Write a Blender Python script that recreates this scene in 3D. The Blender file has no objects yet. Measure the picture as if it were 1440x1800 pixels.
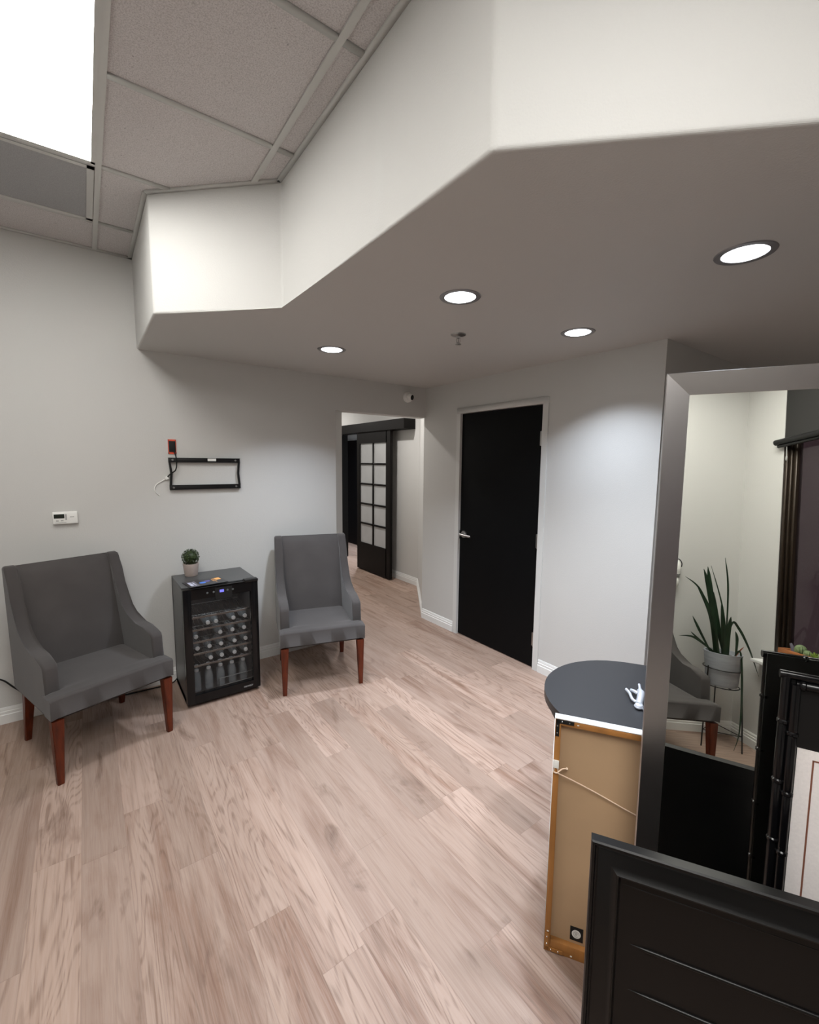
import bpy, bmesh, math, random
from math import pi, sin, cos, radians as R
from mathutils import Vector as V, Matrix
random.seed(7)
SC = bpy.context.scene
COL = SC.collection

# ------------------------------------------------------------------ camera
cd = bpy.data.cameras.new('camera'); cam = bpy.data.objects.new('camera', cd); COL.objects.link(cam)
cd.sensor_fit = 'HORIZONTAL'; cd.sensor_width = 36.0; cd.lens = 36.0*773.9/1440.0
cd.clip_start = 0.02; cd.clip_end = 60
_y, _p, _r = R(36.33), R(6.43), R(-0.575)
fwd = V((sin(_y)*cos(_p), cos(_y)*cos(_p), -sin(_p)))
rt = V((cos(_y), -sin(_y), 0)); up = rt.cross(fwd)
r2 = rt*cos(_r) - up*sin(_r); u2 = up*cos(_r) + rt*sin(_r)
m = Matrix.Identity(4)
for i in range(3):
    m[i][0] = r2[i]; m[i][1] = u2[i]; m[i][2] = -fwd[i]
m[0][3], m[1][3], m[2][3] = 0, 0, 1.675
cam.matrix_world = m
SC.camera = cam
# ------------------------------------------------------------------ light and exposure
SC.view_settings.view_transform = 'Standard'; SC.view_settings.look = 'None'
SC.view_settings.gamma = 1.0; SC.view_settings.use_curve_mapping = False
SC.view_settings.exposure = 0.0
TROFFER = 16.5        # emission of the fluorescent diffusers
CAN_W = 13.5           # watts of each recessed can
CAN_COL = (0.80, 0.88, 1.0)
TROF_COL = (1.0, 0.985, 0.95)
w = bpy.data.worlds.new('world'); SC.world = w; w.use_nodes = True
bg = w.node_tree.nodes['Background']; bg.inputs[0].default_value = (0.32, 0.20, 0.24, 1); bg.inputs[1].default_value = 0.35

# ------------------------------------------------------------------ materials
def newmat(name):
    mt = bpy.data.materials.new(name); mt.use_nodes = True
    nt = mt.node_tree; return mt, nt, nt.nodes['Principled BSDF']
def mat(name, col, rough=.5, metal=0.0, spec=.5, noise=0.0, nscale=20.0, bump=0.0, bscale=200.0, sheen=0.0, emit=None, estr=0.0, coat=0.0, trans=0.0, alpha=1.0, stretch=None):
    mt, nt, b = newmat(name); N = nt.nodes; L = nt.links
    b.inputs['Base Color'].default_value = (*col, 1); b.inputs['Roughness'].default_value = rough
    b.inputs['Metallic'].default_value = metal; b.inputs['Specular IOR Level'].default_value = spec
    b.inputs['Sheen Weight'].default_value = sheen; b.inputs['Sheen Roughness'].default_value = .45
    b.inputs['Coat Weight'].default_value = coat; b.inputs['Coat Roughness'].default_value = .08
    b.inputs['Transmission Weight'].default_value = trans; b.inputs['Alpha'].default_value = alpha
    if emit: b.inputs['Emission Color'].default_value = (*emit, 1); b.inputs['Emission Strength'].default_value = estr
    tc = N.new('ShaderNodeTexCoord'); src = tc.outputs['Object']
    if stretch:
        mp = N.new('ShaderNodeMapping'); mp.inputs['Scale'].default_value = stretch
        L.new(src, mp.inputs[0]); src = mp.outputs[0]
    if noise:
        n = N.new('ShaderNodeTexNoise'); n.inputs['Scale'].default_value = nscale; n.inputs['Detail'].default_value = 5
        L.new(src, n.inputs['Vector'])
        mx = N.new('ShaderNodeMix'); mx.data_type = 'RGBA'
        mx.inputs[6].default_value = tuple(max(0, v*(1-noise)) for v in col)+(1,)
        mx.inputs[7].default_value = tuple(min(1, v*(1+noise)) for v in col)+(1,)
        mr = N.new('ShaderNodeMapRange'); mr.inputs[1].default_value = .3; mr.inputs[2].default_value = .7
        L.new(n.outputs[0], mr.inputs[0]); L.new(mr.outputs[0], mx.inputs[0]); L.new(mx.outputs[2], b.inputs['Base Color'])
    if bump:
        n2 = N.new('ShaderNodeTexNoise'); n2.inputs['Scale'].default_value = bscale; n2.inputs['Detail'].default_value = 3
        L.new(src, n2.inputs['Vector'])
        bp = N.new('ShaderNodeBump'); bp.inputs['Strength'].default_value = bump; bp.inputs['Distance'].default_value = .002
        L.new(n2.outputs[0], bp.inputs['Height']); L.new(bp.outputs[0], b.inputs['Normal'])
    return mt
M = {}
M['wall'] = mat('wall_paint', (.55,.545,.525), .62, bump=.35, bscale=160, spec=.3)
M['tile'] = None
M['trim'] = mat('white_trim', (.74,.74,.72), .4)
M['casing'] = mat('casing_paint', (.60,.60,.58), .4)
M['tee'] = mat('ceiling_tee', (.52,.52,.50), .45)
M['door'] = mat('black_door_paint', (.0022,.0024,.0028), .5, spec=.12)
M['velvet'] = mat('grey_velvet', (.062,.056,.054), .9, noise=.10, nscale=5, sheen=.22, spec=.15, bump=.25, bscale=350)
M['cherry'] = mat('cherry_wood', (.095,.017,.005), .38, noise=.4, nscale=9, stretch=(6,6,.8), spec=.3, coat=.06)
M['black_gloss'] = mat('black_gloss', (.003,.003,.0035), .2, spec=.35)
M['black_satin'] = mat('black_satin', (.006,.0058,.006), .38, spec=.35)
M['black_matte'] = mat('black_matte', (.008,.008,.008), .6, spec=.3)
M['fridge_side'] = mat('fridge_side_metal', (.055,.056,.056), .33, bump=.1, bscale=300)
M['inside'] = mat('fridge_liner', (.06,.052,.048), .5)
M['chrome'] = mat('chrome', (.62,.62,.62), .18, 1.0)
M['steel'] = mat('brushed_nickel', (.42,.41,.40), .34, 1.0)
M['wire'] = mat('shelf_wire', (.34,.32,.30), .3, 1.0)
M['pewter'] = mat('cast_pewter', (.50,.52,.56), .42, .35)
M['frame_silver'] = mat('mirror_frame_silver', (.50,.475,.465), .33, 1.0, bump=.12, bscale=120, stretch=(1,1,.05))
M['mirror'] = mat('mirror_silvering', (.80,.81,.76), .0, 1.0)
M['canvas'] = mat('white_canvas', (.82,.84,.83), .8, bump=.3, bscale=600)
M['bar'] = mat('stretcher_wood', (.34,.145,.035), .55, noise=.3, nscale=12, stretch=(1,1,.3))
M['kraft'] = mat('kraft_backing', (.43,.285,.165), .85, noise=.06, nscale=4)
M['cord'] = mat('cream_cord', (.80,.62,.48), .7)
M['white_plastic'] = mat('white_plastic', (.78,.78,.75), .4)
M['grey_plastic'] = mat('grey_plastic', (.35,.35,.34), .4)
M['lcd'] = mat('dark_lcd', (.02,.025,.02), .15)
M['orange'] = mat('orange_plastic', (.75,.085,.035), .5)
M['leafdark'] = mat('snake_plant_leaf', (.012,.030,.014), .42, noise=.5, nscale=30, stretch=(1,1,.25))
M['boxwood'] = mat('boxwood_leaf', (.024,.042,.008), .5, noise=.7, nscale=60)
M['red_leaf'] = mat('dry_leaf', (.30,.10,.06), .6)
M['pot'] = mat('topiary_pot_clay', (.46,.38,.34), .7, noise=.08)
M['concrete'] = mat('concrete_pot', (.36,.38,.41), .7, noise=.12, nscale=14, stretch=(.4,.4,3))
M['soil'] = mat('soil', (.03,.02,.014), .95)
M['ctable'] = mat('black_table_top', (.016,.016,.018), .42, spec=.45)
M['planter'] = mat('planter_wood', (.36,.13,.045), .55, noise=.4, nscale=8, stretch=(1,6,6))
M['cactus'] = mat('cactus_green', (.16,.22,.10), .6, noise=.3, nscale=60)
M['succ'] = mat('succulent_green', (.20,.30,.045), .5, noise=.3, nscale=30)
M['greystone'] = mat('grey_stone', (.12,.11,.14), .7)
M['bronze'] = mat('bronze_window_frame', (.035,.024,.016), .4, .4)
M['shade'] = mat('roller_shade_fabric', (.016,.015,.014), .8)
M['sofa_white'] = mat('mat_board', (.78,.73,.71), .8, noise=.04, nscale=150)
M['mat_line'] = mat('mat_line', (.20,.075,.045), .6)
M['vent'] = mat('vent_mesh', (.33,.33,.335), .6, noise=.25, nscale=400)
M['lamp_ring'] = mat('lamp_trim_ring', (.30,.30,.31), .35, .6)
M['paper_black'] = mat('flyer_print', (.018,.018,.022), .3)
M['print_white'] = mat('print_white', (.65,.66,.80), .5)
M['print_blue'] = mat('print_blue', (.06,.18,.62), .5)
M['print_purple'] = mat('print_violet', (.10,.09,.30), .5)
M['print_orange'] = mat('print_orange', (.85,.42,.13), .5)
M['cap'] = mat('bottle_cap_white', (.80,.80,.80), .5)
M['bottle'] = mat('clear_bottle', (.85,.90,.92), .05, spec=1.0, alpha=.17)
M['glass'] = mat('door_glass', (.02,.02,.02), .02, spec=.55, alpha=.22)
M['winglass'] = mat('window_glass', (.012,.008,.010), .01, spec=.8, alpha=.45)
M['frosted'] = mat('frosted_glass', (.44,.45,.45), .35, noise=.08, nscale=3)
M['display'] = mat('fridge_display', (.02,.02,.03), .3, emit=(.20,.20,.95), estr=1.2)
M['inner_led'] = mat('fridge_led', (.8,.9,1), .4, emit=(.75,.88,1.0), estr=16.0)
M['lens'] = mat('lamp_lens', (.9,.9,.9), .5, emit=(.93,.96,1.0), estr=7.0)
M['diffuser'] = mat('troffer_diffuser', (.9,.9,.9), .5, emit=TROF_COL, estr=TROFFER)
M['sill'] = mat('window_sill_paint', (.75,.75,.73), .4)
M['barn'] = mat('sliding_door_paint', (.0055,.0045,.004), .5, spec=.16)
M['ribs'] = mat('panel_black', (.0042,.004,.004), .33, spec=.30)
M['button'] = mat('fridge_button', (.09,.10,.10), .4)
M['logo_grey'] = mat('logo_grey', (.35,.35,.35), .5)

def ceiling_mat():
    mt, nt, b = newmat('acoustic_tile'); N = nt.nodes; L = nt.links
    tc = N.new('ShaderNodeTexCoord')
    n = N.new('ShaderNodeTexNoise'); n.inputs['Scale'].default_value = 230; n.inputs['Detail'].default_value = 6; n.inputs['Roughness'].default_value = .7
    n2 = N.new('ShaderNodeTexNoise'); n2.inputs['Scale'].default_value = 45; n2.inputs['Detail'].default_value = 4
    L.new(tc.outputs['Object'], n.inputs['Vector']); L.new(tc.outputs['Object'], n2.inputs['Vector'])
    mx = N.new('ShaderNodeMix'); mx.data_type = 'RGBA'
    mx.inputs[6].default_value = (.38,.355,.35,1); mx.inputs[7].default_value = (.62,.59,.585,1)
    mr = N.new('ShaderNodeMapRange'); mr.inputs[1].default_value = .34; mr.inputs[2].default_value = .56
    L.new(n.outputs[0], mr.inputs[0]); L.new(mr.outputs[0], mx.inputs[0])
    mr2 = N.new('ShaderNodeMapRange'); mr2.inputs[1].default_value = .24; mr2.inputs[2].default_value = .32; mr2.inputs[3].default_value = .55
    L.new(n2.outputs[0], mr2.inputs[0])
    mul = N.new('ShaderNodeMix'); mul.data_type = 'RGBA'; mul.blend_type = 'MULTIPLY'; mul.inputs[0].default_value = 1
    L.new(mx.outputs[2], mul.inputs[6]); L.new(mr2.outputs[0], mul.inputs[7]); L.new(mul.outputs[2], b.inputs['Base Color'])
    b.inputs['Roughness'].default_value = .9
    bp = N.new('ShaderNodeBump'); bp.inputs['Strength'].default_value = .5; bp.inputs['Distance'].default_value = .002
    L.new(n.outputs[0], bp.inputs['Height']); L.new(bp.outputs[0], b.inputs['Normal'])
    return mt
M['tile'] = ceiling_mat()

def floor_mat():
    mt, nt, b = newmat('vinyl_planks'); N = nt.nodes; L = nt.links
    def math(op, a, c=None, d=None):
        n = N.new('ShaderNodeMath'); n.operation = op
        for i, v in enumerate((a, c, d)):
            if v is None: continue
            if isinstance(v, (int, float)): n.inputs[i].default_value = v
            else: L.new(v, n.inputs[i])
        return n.outputs[0]
    def comb(x, y, z):
        n = N.new('ShaderNodeCombineXYZ')
        for i, v in enumerate((x, y, z)):
            if isinstance(v, (int, float)): n.inputs[i].default_value = v
            else: L.new(v, n.inputs[i])
        return n.outputs[0]
    def noise(vec, sc, det=4, dist=0, rough=.55):
        n = N.new('ShaderNodeTexNoise'); n.inputs['Scale'].default_value = sc; n.inputs['Detail'].default_value = det
        n.inputs['Distortion'].default_value = dist; n.inputs['Roughness'].default_value = rough
        L.new(vec, n.inputs['Vector']); return n.outputs[0]
    def mrange(v, a, c, d=0, e=1):
        n = N.new('ShaderNodeMapRange'); n.inputs[1].default_value = a; n.inputs[2].default_value = c
        n.inputs[3].default_value = d; n.inputs[4].default_value = e; L.new(v, n.inputs[0]); return n.outputs[0]
    def mix(f, A, B_, blend='MIX'):
        n = N.new('ShaderNodeMix'); n.data_type = 'RGBA'; n.blend_type = blend
        for i, v in ((0, f), (6, A), (7, B_)):
            if isinstance(v, (int, float)): n.inputs[i].default_value = v
            elif isinstance(v, tuple): n.inputs[i].default_value = (*v, 1)
            else: L.new(v, n.inputs[i])
        return n.outputs[2]
    tc = N.new('ShaderNodeTexCoord'); sp = N.new('ShaderNodeSeparateXYZ'); L.new(tc.outputs['Object'], sp.inputs[0])
    X, Y = sp.outputs[0], sp.outputs[1]
    u = math('ADD', math('DIVIDE', X, .160), .67)
    row = math('FLOOR', u)
    wn = N.new('ShaderNodeTexWhiteNoise'); wn.noise_dimensions = '1D'; L.new(row, wn.inputs['W'])
    v = math('ADD', math('DIVIDE', Y, 1.22), math('MULTIPLY', wn.outputs['Value'], 7.31))
    colm = math('FLOOR', v)
    idv = comb(row, colm, 0)
    w2 = N.new('ShaderNodeTexWhiteNoise'); w2.noise_dimensions = '2D'; L.new(idv, w2.inputs['Vector'])
    idr = w2.outputs['Value']
    sc2 = N.new('ShaderNodeSeparateColor'); L.new(w2.outputs['Color'], sc2.inputs[0])
    ra, rb, rc = sc2.outputs[0], sc2.outputs[1], sc2.outputs[2]
    off = math('MULTIPLY', idr, 57.0)
    # long soft streaks
    g1 = noise(comb(math('ADD', math('MULTIPLY', X, 9.0), off), math('ADD', math('MULTIPLY', Y, .9), off), 0), 1.0, 6, 1.1)
    g2 = noise(comb(math('ADD', math('MULTIPLY', X, 70.0), off), math('ADD', math('MULTIPLY', Y, 3.0), off), 0), 1.0, 6, .9)
    g3 = noise(comb(math('MULTIPLY', X, 230.0), math('ADD', math('MULTIPLY', Y, 7.0), off), 0), 1.0, 3, .3)
    # cathedral rings
    base = comb(math('ADD', math('MULTIPLY', X, 5.0), off), math('ADD', math('MULTIPLY', Y, .62), off), 0)
    ring = noise(base, 1.0, 2, .5)
    rings = math('SINE', math('MULTIPLY', ring, 150.0))
    ringm = math('MULTIPLY', mrange(rings, .1, 1.0, 0, 1), math('MULTIPLY', mrange(ra, .35, .5), mrange(g2, .35, .6)))
    knot = mrange(noise(comb(math('ADD', math('MULTIPLY', X, 7.0), off), math('ADD', math('MULTIPLY', Y, 2.2), off), 3.0), 1.0, 4, 1.2), .60, .74)
    light = mix(rb, (.400,.285,.226), (.315,.222,.172))
    c1 = mix(math('MULTIPLY', mrange(g1, .47, .66), math('ADD', .30, math('MULTIPLY', rc, .70))), light, (.200,.112,.075))
    c2 = mix(math('MULTIPLY', mrange(g2, .45, .75), .34), c1, (.16,.092,.062))
    c3 = mix(math('MULTIPLY', ringm, .60), c2, (.135,.078,.052))
    c4 = mix(math('MULTIPLY', knot, .70), c3, (.11,.058,.036))
    c5 = mix(math('MULTIPLY', mrange(g3, .40, .62), .20), c4, (.43,.345,.295))
    dk = mrange(idr, 0, 1, .86, 1.08)
    c6 = mix(1.0, c5, comb(dk, dk, dk), 'MULTIPLY')
    fu = math('FRACT', u); fv = math('FRACT', v)
    su = math('MINIMUM', fu, math('SUBTRACT', 1.0, fu)); sv = math('MINIMUM', fv, math('SUBTRACT', 1.0, fv))
    seam = math('MAXIMUM', mrange(su, .004, .013, 1, 0), mrange(sv, .0006, .0016, 1, 0))
    c7 = mix(math('MULTIPLY', seam, .26), c6, (.16,.10,.075))
    L.new(c7, b.inputs['Base Color'])
    L.new(mrange(g2, .3, .7, .40, .52), b.inputs['Roughness']); b.inputs['Specular IOR Level'].default_value = .35
    bp = N.new('ShaderNodeBump'); bp.inputs['Strength'].default_value = .18; bp.inputs['Distance'].default_value = .002
    L.new(math('SUBTRACT', g2, math('MULTIPLY', seam, .8)), bp.inputs['Height']); L.new(bp.outputs[0], b.inputs['Normal'])
    return mt
M['floor'] = floor_mat()

# ------------------------------------------------------------------ mesh helpers
def box(bm, x0, x1, y0, y1, z0, z1, T=None, bev=0, seg=2):
    vs = [bm.verts.new((x, y, z)) for x in (x0, x1) for y in (y0, y1) for z in (z0, z1)]
    fs = [bm.faces.new([vs[i] for i in q]) for q in ((0,1,3,2),(4,6,7,5),(0,4,5,1),(2,3,7,6),(0,2,6,4),(1,5,7,3))]
    if bev:
        es = list({e for f in fs for e in f.edges})
        r = bmesh.ops.bevel(bm, geom=es, offset=bev, segments=seg, profile=.5, affect='EDGES')
        vs = list({v for f in r['faces'] for v in f.verts} | {v for v in vs if v.is_valid})
    if T is not None:
        for v in vs: v.co = T @ v.co
    return vs
def prism(bm, poly, a, b, axis='z', T=None, bev=0, seg=2):
    def P(p, t):
        return {'z': (p[0], p[1], t), 'y': (p[0], t, p[1]), 'x': (t, p[0], p[1])}[axis]
    A = [bm.verts.new(P(p, a)) for p in poly]; B = [bm.verts.new(P(p, b)) for p in poly]
    fs = [bm.faces.new(A[::-1]), bm.faces.new(B)]
    n = len(poly)
    for i in range(n): fs.append(bm.faces.new((A[i], A[(i+1) % n], B[(i+1) % n], B[i])))
    vs = A+B
    if bev:
        es = list({e for f in fs[:2] for e in f.edges})
        r = bmesh.ops.bevel(bm, geom=es, offset=bev, segments=seg, profile=.5, affect='EDGES')
        vs = list({v for f in r['faces'] for v in f.verts} | {v for v in vs if v.is_valid})
    if T is not None:
        for v in vs: v.co = T @ v.co
    return vs
def tube(bm, pts, r, seg=8, caps=True):
    pts = [V(p) for p in pts]; n = len(pts); rr = r if isinstance(r, (list, tuple)) else [r]*n
    prev = None; rings = []; nrm = None
    for i, p in enumerate(pts):
        d = (pts[min(i+1, n-1)]-pts[max(i-1, 0)]).normalized()
        if nrm is None:
            a = V((0, 0, 1)) if abs(d.z) < .9 else V((1, 0, 0)); nrm = d.cross(a).normalized()
        else:
            nrm = (nrm - d*nrm.dot(d)).normalized()
        bn = d.cross(nrm)
        rings.append([bm.verts.new(p + (nrm*cos(2*pi*k/seg)+bn*sin(2*pi*k/seg))*rr[i]) for k in range(seg)])
    for a, b in zip(rings, rings[1:]):
        for k in range(seg): bm.faces.new((a[k], a[(k+1) % seg], b[(k+1) % seg], b[k]))
    if caps:
        bm.faces.new(rings[0][::-1]); bm.faces.new(rings[-1])
def lathe(bm, prof, c=(0, 0, 0), seg=24, T=None, capb=True, capt=True):
    rings = []
    for r, z in prof:
        rings.append([bm.verts.new((c[0]+r*cos(2*pi*k/seg), c[1]+r*sin(2*pi*k/seg), c[2]+z)) for k in range(seg)])
    for a, b in zip(rings, rings[1:]):
        for k in range(seg): bm.faces.new((a[k], a[(k+1) % seg], b[(k+1) % seg], b[k]))
    if capb: bm.faces.new(rings[0][::-1])
    if capt: bm.faces.new(rings[-1])
    if T is not None:
        for rg in rings:
            for v in rg: v.co = T @ v.co
def smooth_path(pts, n=8):
    P = [V(p) for p in pts]; out = []
    for i in range(len(P)-1):
        p0 = P[max(i-1, 0)]; p1 = P[i]; p2 = P[i+1]; p3 = P[min(i+2, len(P)-1)]
        for k in range(n):
            t = k/n
            out.append(.5*((2*p1)+(p2-p0)*t+(2*p0-5*p1+4*p2-p3)*t*t+(3*p1-p0-3*p2+p3)*t**3))
    out.append(P[-1]); return out
def obj(name, bm, m, parent=None, T=None, sharp=38):
    bmesh.ops.recalc_face_normals(bm, faces=bm.faces)
    for f in bm.faces: f.smooth = f.calc_area() < .07
    for e in bm.edges:
        if len(e.link_faces) == 2 and e.calc_face_angle(0) > R(sharp): e.smooth = False
    me = bpy.data.meshes.new(name); bm.to_mesh(me); bm.free()
    for mm in (m if isinstance(m, (list, tuple)) else [m]): me.materials.append(mm)
    o = bpy.data.objects.new(name, me); COL.objects.link(o)
    if parent is not None: o.parent = parent
    if T is not None: o.matrix_local = T
    return o
def tag(o, label, cat, group=None):
    o['label'] = label; o['category'] = cat
    if group: o['group'] = group
    return o
def thing(name, label, cat, loc=(0, 0, 0), rotz=0, group=None, T=None):
    o = bpy.data.objects.new(name, None); o.empty_display_size = .1; COL.objects.link(o)
    if T is not None: o.matrix_world = T
    else: o.location = loc; o.rotation_euler = (0, 0, rotz)
    return tag(o, label, cat, group)
def struct(name, bm, m, parent=None, **k):
    o = obj(name, bm, m, parent, **k)
    if parent is None: o['kind'] = 'structure'
    return o
def BM(): return bmesh.new()
def dup(root, label=None, group=None, T=None, loc=None, rotz=None):
    r = root.copy(); COL.objects.link(r)
    if label: r['label'] = label
    if group: r['group'] = group
    if T is not None: r.matrix_world = T
    if loc is not None: r.location = loc
    if rotz is not None: r.rotation_euler = (0, 0, rotz)
    for ch in list(root.children):
        c = ch.copy(); COL.objects.link(c); c.parent = r
        for g in list(ch.children):
            d = g.copy(); COL.objects.link(d); d.parent = c
    return r

# ------------------------------------------------------------------ room shell
ZS, ZC = 2.43, 3.015       # soffit underside, grid ceiling
XW, YW = -.97, -1.445      # left wall, window wall
YA, XB = 3.64, 2.87        # back wall, wall with the black door
YE = 1.30                  # where the black-door wall ends
bm = BM(); box(bm, XW-.15, 6.2, YW-.15, 9.4, -.1, 0); struct('floor', bm, M['floor'])
# back wall with chamfered end at the doorway
bm = BM()
prism(bm, [(XW-.15, YA), (1.84, YA), (1.972, YA+.132), (1.972, YA+.16), (XW-.15, YA+.16)], 0, 3.15)
box(bm, 1.84, XB+.02, YA, YA+.13, 2.135, 3.15)
struct('wall_back', bm, M['wall'])
# wall of the black door
bm = BM()
D0, D1, DH = 2.165, 3.105, 2.14
box(bm, XB, XB+.12, YE, D0, 0, 3.15); box(bm, XB, XB+.12, D1, YA+.02, 0, 3.15); box(bm, XB, XB+.12, D0, D1, DH, 3.15)
struct('wall_right', bm, M['wall'])
bm = BM(); box(bm, XB+.12, 5.2, YE, YE+.12, 0, 3.15); struct('wall_right_return', bm, M['wall'])
bm = BM(); box(bm, 5.0, 5.15, YW-.1, YE+.1, 0, 3.15); struct('wall_far_right', bm, M['wall'])
bm = BM(); box(bm, XW-.15, XW, YW-.2, YA+.1, 0, 3.15); struct('wall_left', bm, M['wall'])
# window wall
WX0, WX1, WZ0, WZ1 = -.60, 2.0, .68, 2.80
bm = BM()
box(bm, XW-.1, WX0, YW-.07, YW, 0, 3.15); box(bm, WX1, 5.1, YW-.07, YW, 0, 3.15)
box(bm, WX0, WX1, YW-.07, YW, 0, WZ0); box(bm, WX0, WX1, YW-.07, YW, WZ1, 3.15)
struct('wall_front', bm, M['wall'])
# hallway
HX = 3.57
bm = BM(); prism(bm, [(XB, YA), (HX, 4.65), (HX+.12, 4.65), (XB+.12, YA-.05)], 0, 3.15); struct('wall_hall_splay', bm, M['wall'])
bm = BM(); box(bm, HX, HX+.12, 4.65, 6.0, 0, 3.15); box(bm, HX, HX+.12, 6.9, 8.8, 0, 3.15); box(bm, HX, HX+.12, 6.0, 6.9, 2.2, 3.15)
struct('wall_hall_right', bm, M['wall'])
bm = BM(); box(bm, 1.75, 1.90, YA+.15, 8.8, 0, 3.15); struct('wall_hall_left', bm, M['wall'])
bm = BM(); box(bm, 1.75, 3.7, 8.6, 8.75, 0, 3.15); struct('wall_hall_end', bm, M['wall'])
bm = BM(); box(bm, 1.75, 3.6, YA+.13, 8.7, 2.75, 2.8); struct('ceiling_hall', bm, M['wall'])
# side room seen past the sliding door
bm = BM(); box(bm, 4.40, 4.5, 5.0, 9.3, 0, 3.0); box(bm, 3.69, 4.4, 9.2, 9.3, 0, 3.0); box(bm, 3.69, 4.4, 5.0, 5.1, 0, 3.0)
struct('wall_side_room', bm, M['wall'])
bm = BM(); box(bm, 3.6, 4.5, 5.0, 9.3, 2.6, 2.65); struct('ceiling_side_room', bm, M['wall'])

# soffit (dropped ceiling block with the bright fascia)
fas = [(.335, YA), (.335, 2.73), (.845, 2.225), (.845, .822), (2.553, -.85), (5.0, -.85), (5.0, YE+.02), (XB+.02, YE+.02), (XB+.02, YA)]
bm = BM(); prism(bm, fas, ZS, ZC+.1)
es = []
for e in bm.edges:
    a, b = e.verts
    def onf(v): return any(abs(v.co.x-p[0]) < 1e-4 and abs(v.co.y-p[1]) < 1e-4 for p in fas[:5])
    if onf(a) and onf(b) and (abs(a.co.z-ZS) < 1e-4 and abs(b.co.z-ZS) < 1e-4 or abs(a.co.z-b.co.z) > .1):
        if abs(a.co.z-b.co.z) > .1 and (abs(a.co.y-YA) < 1e-3): continue
        es.append(e)
bmesh.ops.bevel(bm, geom=es, offset=.013, segments=6, profile=.5, affect='EDGES')
soffit = struct('ceiling_soffit', bm, M['wall'], sharp=50)
for p_ in soffit.data.polygons: p_.use_smooth = False

# grid ceiling
bm = BM(); box(bm, XW-.1, 5.1, YW-.1, YA+.1, ZC+.006, ZC+.05); struct('ceiling', bm, M['tile'])
bm = BM(); t = .012
gx = [-.48-.61*0, .13, .74, 1.35, 1.96, 2.57, 3.18, 3.79, 4.4]
gy = [3.225, 2.625, 2.015, 1.405, .795, .185, -.425, -1.035]
def in_room(x, y):
    if x > .335 and y > 2.73-(x-.335): 
        if x <= .845: return False
    if x > .845 and y > .822-(x-.845): return False
    return True
for x in gx:
    if x < .8: y1 = YA if x < .335 else 2.73-(x-.335)
    else: y1 = .822-(x-.845)
    if y1 > YW: box(bm, x-t, x+t, YW, y1, ZC-.003, ZC+.008)
for y in gy:
    if y > 2.73: x1 = .335
    elif y > 2.225: x1 = .335+(2.73-y)
    elif y > .822: x1 = .845
    else: x1 = .845+(.822-y)
    if abs(y-2.015) < .01 or abs(y+.425) < .01:
        box(bm, XW, -.48, y-t, y+t, ZC-.0025, ZC+.008); box(bm, .13, min(x1, 5), y-t, y+t, ZC-.0025, ZC+.008)
    else: box(bm, XW, min(x1, 5), y-t, y+t, ZC-.0025, ZC+.008)
# wall angle
box(bm, XW, .335, YA-.022, YA, ZC-.004, ZC+.008)
for (a, b) in zip(fas[:4], fas[1:5]):
    a = V((a[0], a[1], 0)); b = V((b[0], b[1], 0)); d = (b-a).normalized(); n = V((d.y, -d.x, 0))
    if n.x > 0: n = -n
    vs = [a, b, b+n*.022, a+n*.022]
    prism(bm, [(v.x, v.y) for v in vs], ZC-.004, ZC+.008)
struct('trim_1', bm, M['tee'])

# baseboards: stepped profile along a path
def baseboard(name, pts, side=1):
    bm = BM(); prof = [(0, 0), (.016, 0), (.016, .058), (.012, .062), (.012, .078), (.008, .082), (.008, .094), (.004, .104), (0, .104)]
    n = len(pts); P = [V((p[0], p[1], 0)) for p in pts]; rings = []
    for i in range(n):
        d0 = (P[i]-P[i-1]).normalized() if i > 0 else (P[1]-P[0]).normalized()
        d1 = (P[i+1]-P[i]).normalized() if i < n-1 else d0
        n0 = V((-d0.y, d0.x, 0))*side; n1 = V((-d1.y, d1.x, 0))*side
        nn = (n0+n1).normalized(); k = 1/max(.3, nn.dot(n0))
        rings.append([bm.verts.new(P[i]+nn*(a*k)+V((0, 0, z))) for a, z in prof])
    for a, b in zip(rings, rings[1:]):
        for k in range(len(prof)): bm.faces.new((a[k], a[(k+1) % len(prof)], b[(k+1) % len(prof)], b[k]))
    bm.faces.new(rings[0]); bm.faces.new(rings[-1][::-1])
    return struct(name, bm, M['trim'], sharp=25)
baseboard('baseboard_back', [(XW, YA), (1.84, YA), (1.97, YA+.13)], -1)
baseboard('baseboard_right', [(XB, YE), (XB, D0-.045)], 1)
baseboard('baseboard_hall', [(XB, D1+.045), (XB, YA), (HX, 4.65), (HX, 5.9)], 1)
baseboard('baseboard_left', [(XW, YW), (XW, YA)], -1)
baseboard('baseboard_front', [(XW, YW), (5, YW)], 1)

# black door with casing, hinges and lever
bm = BM(); box(bm, XB+.012, XB+.055, D0+.012, D1-.012, .008, DH-.012, bev=.002)
door = struct('door_1', bm, M['door'])
bm = BM(); cw = .042
for y0, y1 in ((D0-cw, D0+.008), (D1-.008, D1+cw)): box(bm, XB-.012, XB+.10, y0, y1, 0, DH-.008)
box(bm, XB-.012, XB+.10, D0-cw, D1+cw, DH-.008, DH+cw)
fr = obj('door_frame', bm, M['casing'], door)
for z in (1.87, 1.06, .25):
    bm = BM(); box(bm, XB-.002, XB+.012, D0+.004, D0+.030, z-.055, z+.055)
    tube(bm, [(XB-.003, D0+.012, z-.058), (XB-.003, D0+.012, z+.058)], .007, 8)
    obj('hinge', bm, M['steel'], door)
bm = BM()
hy = D1-.075; hz = 1.0
tube(bm, [(XB+.014, hy, hz), (XB-.003, hy, hz)], .033, 20)
tube(bm, [(XB-.003, hy, hz), (XB-.035, hy, hz)], [.016, .012], 14)
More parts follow.
